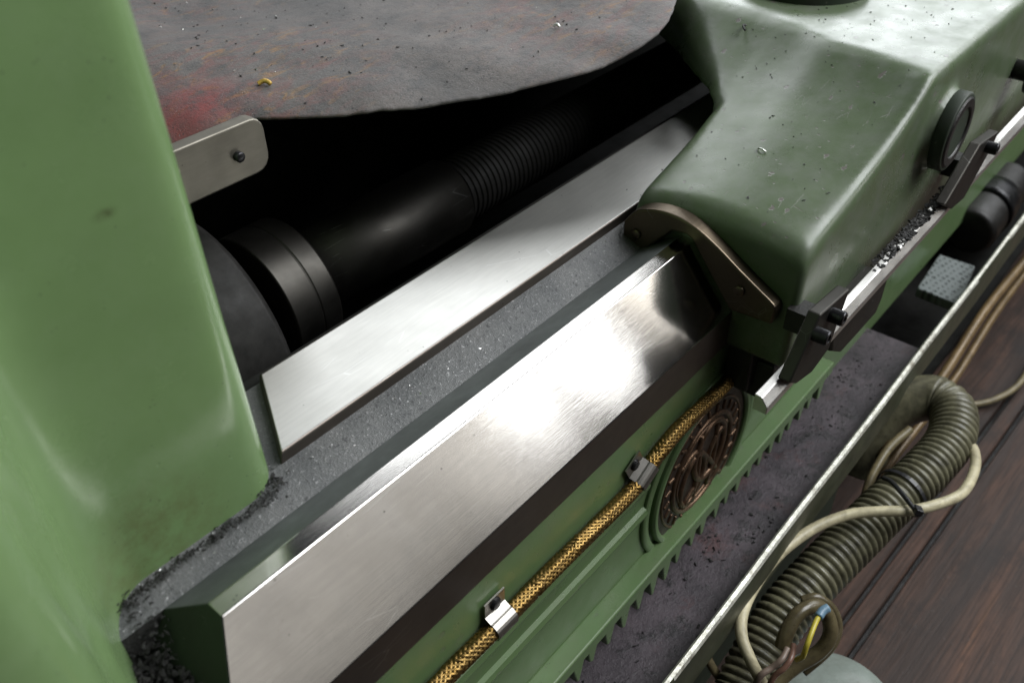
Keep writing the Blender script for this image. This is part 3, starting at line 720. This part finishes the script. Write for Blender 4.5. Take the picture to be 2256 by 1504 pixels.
cable('loop_cable', [(0.6218,0.2095,0.3000), (0.6084,0.2183,0.3000), (0.5957,0.2255,0.2900), (0.5794,0.2187,0.2800), (0.5771,0.2005,0.2600), (0.5784,0.1778,0.2400)], 0.0050, MAT['creamdark'], 'dull cream cable peeping out below the tray rim at the lower end', 'cable')
cable('far_cable', [(1.7696,0.1143,0.0300), (1.6486,0.1148,0.0200), (1.5813,0.1382,0.0120), (1.5353,0.1736,0.0100), (1.5052,0.2148,0.0100)], 0.0060, MAT['creamdark'], 'grubby cable curving across the far floor boards', 'cable')
cable('thick_cable', [(0.5958,0.1456,0.3450), (0.6053,0.1474,0.3570), (0.6200,0.1481,0.3660), (0.6346,0.1446,0.3700), (0.6508,0.1375,0.3660), (0.6602,0.1269,0.3520), (0.6559,0.1167,0.3380), (0.6472,0.1141,0.3250), (0.6355,0.1186,0.3120), (0.6170,0.1302,0.3000), (0.5941,0.1384,0.2900), (0.5676,0.1418,0.2800)], 0.0082, MAT['browncable'], 'thick brown cable bent into a tight loop beside the conduit foot', 'cable')
cable('dark_cable', [(0.6613,0.1559,0.3480), (0.6742,0.1437,0.3500), (0.6816,0.1275,0.3380), (0.6781,0.1149,0.3220), (0.6645,0.1104,0.3100), (0.6499,0.1134,0.2980), (0.6283,0.1237,0.2800)], 0.0052, MAT['browncable'], 'slim dark cable circling outside the thick brown loop', 'cable')
yw = cable('earth_wire', [(0.6311,0.1268,0.3820), (0.6169,0.1256,0.3840), (0.6011,0.1231,0.3820), (0.5913,0.1215,0.3750), (0.5893,0.1216,0.3600), (0.5930,0.1271,0.3450)], 0.0028, MAT['wireyellow'], 'short yellow and green wire with blue crimp on its end', 'wire')
fe = [Vector(p) for p in [(0.6272,0.1266,0.3825), (0.6355,0.1263,0.3840), (0.6420,0.1234,0.3850)]]
mesh('crimp', *tube(spline(fe, 5), 0.0048, 14), MAT['ferrule'], yw, True)
cable('brown_wire', [(0.5961,0.1351,0.3600), (0.5792,0.1297,0.3650), (0.5661,0.1302,0.3600), (0.5566,0.1352,0.3500), (0.5450,0.1359,0.3300)], 0.0030, MAT['wirebrown'], 'thin bare brown wire leaving the end of the thick cable', 'wire')
cable('pink_wire', [(0.5869,0.1375,0.3620), (0.5714,0.1364,0.3620), (0.5611,0.1410,0.3550), (0.5486,0.1464,0.3500), (0.5421,0.1474,0.3300)], 0.0034, plain('greyish_pink_wire', (0.19, 0.14, 0.11), 0.4), 'greyish brown wire running beside the bare brown one', 'wire')
# cable tie round conduit and cable
def tie():
    c = Vector([(0.8927,0.1301,0.3450)][0]); i = min(range(len(CP)//2, len(CP)), key=lambda k: (CP[k]-c).length)
    t = (CP[i+6]-CP[i-6]).normalized(); n = t.orthogonal().normalized(); b = t.cross(n); ctr = CP[i]
    pts = []
    for k in range(41):
        a = 2*math.pi*k/40; pts.append(ctr + (n*math.cos(a)+b*math.sin(a))*0.0325 + t*0.0)
    vs, fs = [], []
    for p in pts:
        u = (p-ctr).normalized()
        for (s, h) in ((-1, 0), (1, 0), (1, 1), (-1, 1)): vs.append(p+t*(s*0.0024)+u*(h*0.0016))
    for k in range(40):
        for j in range(4): fs.append((k*4+j, k*4+(j+1) % 4, k*4+4+(j+1) % 4, k*4+4+j))
    o = tag(mesh('cable_tie', vs, fs, MAT['tie'], None), 'black cable tie strapped round the corrugated conduit and cream cable', 'cable tie')
    T = spline([(0.8590,0.1528,0.3830), (0.8513,0.1403,0.3900), (0.8339,0.1212,0.3960), (0.8211,0.1048,0.3970), (0.8194,0.0955,0.3960)], 6)
    mesh('tail', *tube(T, 0.0030, 8), MAT['tie'], o, True)
    c2 = Vector([(0.8204,0.0993,0.3970)][0])
    h = mesh('buckle', *box(-0.006, 0.006, -0.0045, 0.0045, -0.004, 0.004), MAT['tie'], o); h.location = c2; h.rotation_euler = (0.3, 0.2, 0.6); bevel(h, 0.001)
tie()
# small canister standing on the floor
can = empty('canister', 'grey green metal canister with rolled lid standing on the planks', 'canister')
KC = (0.661, 0.087, 0.195)
shade(mesh('drum', *turn([(-0.194, 0.069), (-0.03, 0.069), (-0.022, 0.0715), (-0.014, 0.0715), (-0.008, 0.0695), (-0.004, 0.069)], KC, (0, 0, 1), 72), MAT['can'], can))
shade(mesh('lid', *turn([(-0.004, 0.072), (0.0, 0.074), (0.008, 0.074), (0.011, 0.072), (0.012, 0.0695), (0.017, 0.060), (0.021, 0.042), (0.022, 0.01)], KC, (0, 0, 1), 72), MAT['can'], can))
# pipes clamped outside the tray
for (y, z, r, lab) in ((0.184, 0.300, 0.0075, 'upper brown oil pipe running along outside the drip tray'), (0.176, 0.262, 0.0062, 'lower brown oil pipe running along outside the drip tray')):
    P = [Vector((0.98+0.06*k, y+0.003*math.sin(k*0.7+z*30), z+0.002*math.sin(k*1.1))) for k in range(28)]
    tag(mesh('oil_pipe', *tube(P, r, 12), MAT['pipe'], None, True), lab, 'pipe', 'oil pipes along the drip tray')

# ------------------------------------------------------------------ loose swarf, curls and grease
def joint_pts():
    k = random.random()
    if k < 0.45:
        x = random.uniform(0.09, 0.215); return (x, 0.400+random.gauss(0, 0.0022), 0.7375)
    if k < 0.62:
        return (0.214+random.gauss(0, 0.006), random.uniform(0.402, 0.425), 0.7385)
    t = random.random(); return (0.094+random.uniform(-0.004, 0.014+0.01*t), 0.402-0.10*t+random.gauss(0, 0.003), 0.7395-0.045*min(1, t*1.4)+random.uniform(-0.004, 0.003))
crumbs('swarf_crumbs', 620, joint_pts, (0.0005, 0.0021), MAT['gunk'], 'black greasy swarf packed along the foot of the headstock')
crumbs('swarf_heap', 1300, lambda: (random.uniform(0.066, 0.108), random.uniform(0.295, 0.392), 0.700+random.uniform(0, 0.012)), (0.0010, 0.0034), MAT['gunk'], 'dark crumbly swarf heaped in the gap before the vee way')
crumbs('bright_specks', 60, lambda: (random.triangular(0.09, 0.66, 0.15), random.uniform(0.389, 0.414), 0.7405-(0.414-0.40)*0.2), (0.0004, 0.0012), MAT['swarf'], 'bright metal specks lying on the rough cast channel')
dg = bpy.context.evaluated_depsgraph_get()
dg.update()
def drop(x, y):
    hit, loc, nor, _i, ob, _m = sc.ray_cast(dg, Vector((x, y, 1.19)), Vector((0, 0, -1)))
    return loc if hit else Vector((x, y, 0.8))
TC = [(random.uniform(0.35, 1.13), random.uniform(0.21, 0.285)) for _ in range(16)]
def tray_pt():
    if random.random() < 0.3: return (random.uniform(0.3, 1.14), random.uniform(0.206, 0.295), 0.3705)
    c = random.choice(TC); return (min(1.14, c[0]+random.gauss(0, 0.03)), min(0.30, max(0.206, c[1]+random.gauss(0, 0.008))), 0.3705)
crumbs('tray_swarf', 200, tray_pt, (0.0005, 0.0026), MAT['gunk'], 'black crumbs strewn over the purple grey tray bottom')
def on_cloth(): 
    while True:
        x, y = random.uniform(0.42, 1.0), random.uniform(0.55, 1.3)
        if drop(x, y).z > 0.82: 
            p = drop(x, y); return (p.x, p.y, p.z+0.0005)
crumbs('cloth_swarf', 420, on_cloth, (0.0005, 0.0018), MAT['gunk'], 'fine dark swarf scattered over the grimy cloth')
crumbs('cloth_chips', 70, on_cloth, (0.0005, 0.0016), MAT['whitechip'], 'bright little chips scattered over the grimy cloth')
def on_car():
    x = random.uniform(0.67, 1.15); y = random.uniform(0.25, 0.44); p = drop(x, y); return (p.x, p.y, p.z+0.0003)
crumbs('saddle_swarf', 120, on_car, (0.0005, 0.0016), MAT['gunk'], 'dark swarf crumbs scattered on top of the green saddle')
def curl(name, x, y, L, r, mat, label, seed):
    rnd = random.Random(seed); p0 = drop(x, y); a0 = rnd.uniform(0, 6.28); pts = []
    for k in range(7):
        t = k/6; pts.append((p0.x+math.cos(a0+t*0.7)*L*t, p0.y+math.sin(a0+t*0.7)*L*t, p0.z+r+0.0022*math.sin(t*math.pi)))
    o = mesh(name, *tube(spline(pts, 4), r, 6), mat, None, True); return tag(o, label, 'metal chip')
q = [(0.4752,0.7055,0.8550), (0.7507,0.3340,0.8000), (0.7542,0.2724,0.7900), (0.7566,0.5793,0.8600), (0.9251,0.4496,0.8570)]
curl('metal_curl', q[0][0], q[0][1], 0.012, 0.0022, MAT['orangechip'], 'straw coloured metal curl lying on the grimy cloth', 3)
curl('metal_curl', q[1][0], q[1][1], 0.009, 0.0009, MAT['whitechip'], 'thin pale curl lying in the middle of the green saddle', 5)
curl('metal_curl', q[3][0], q[3][1], 0.006, 0.0014, MAT['whitechip'], 'small white chip lying on the cloth near its far corner', 8)
curl('metal_curl', q[4][0], q[4][1], 0.016, 0.0012, MAT['gunk'], 'black sliver lying on the saddle near the cloth edge', 9)
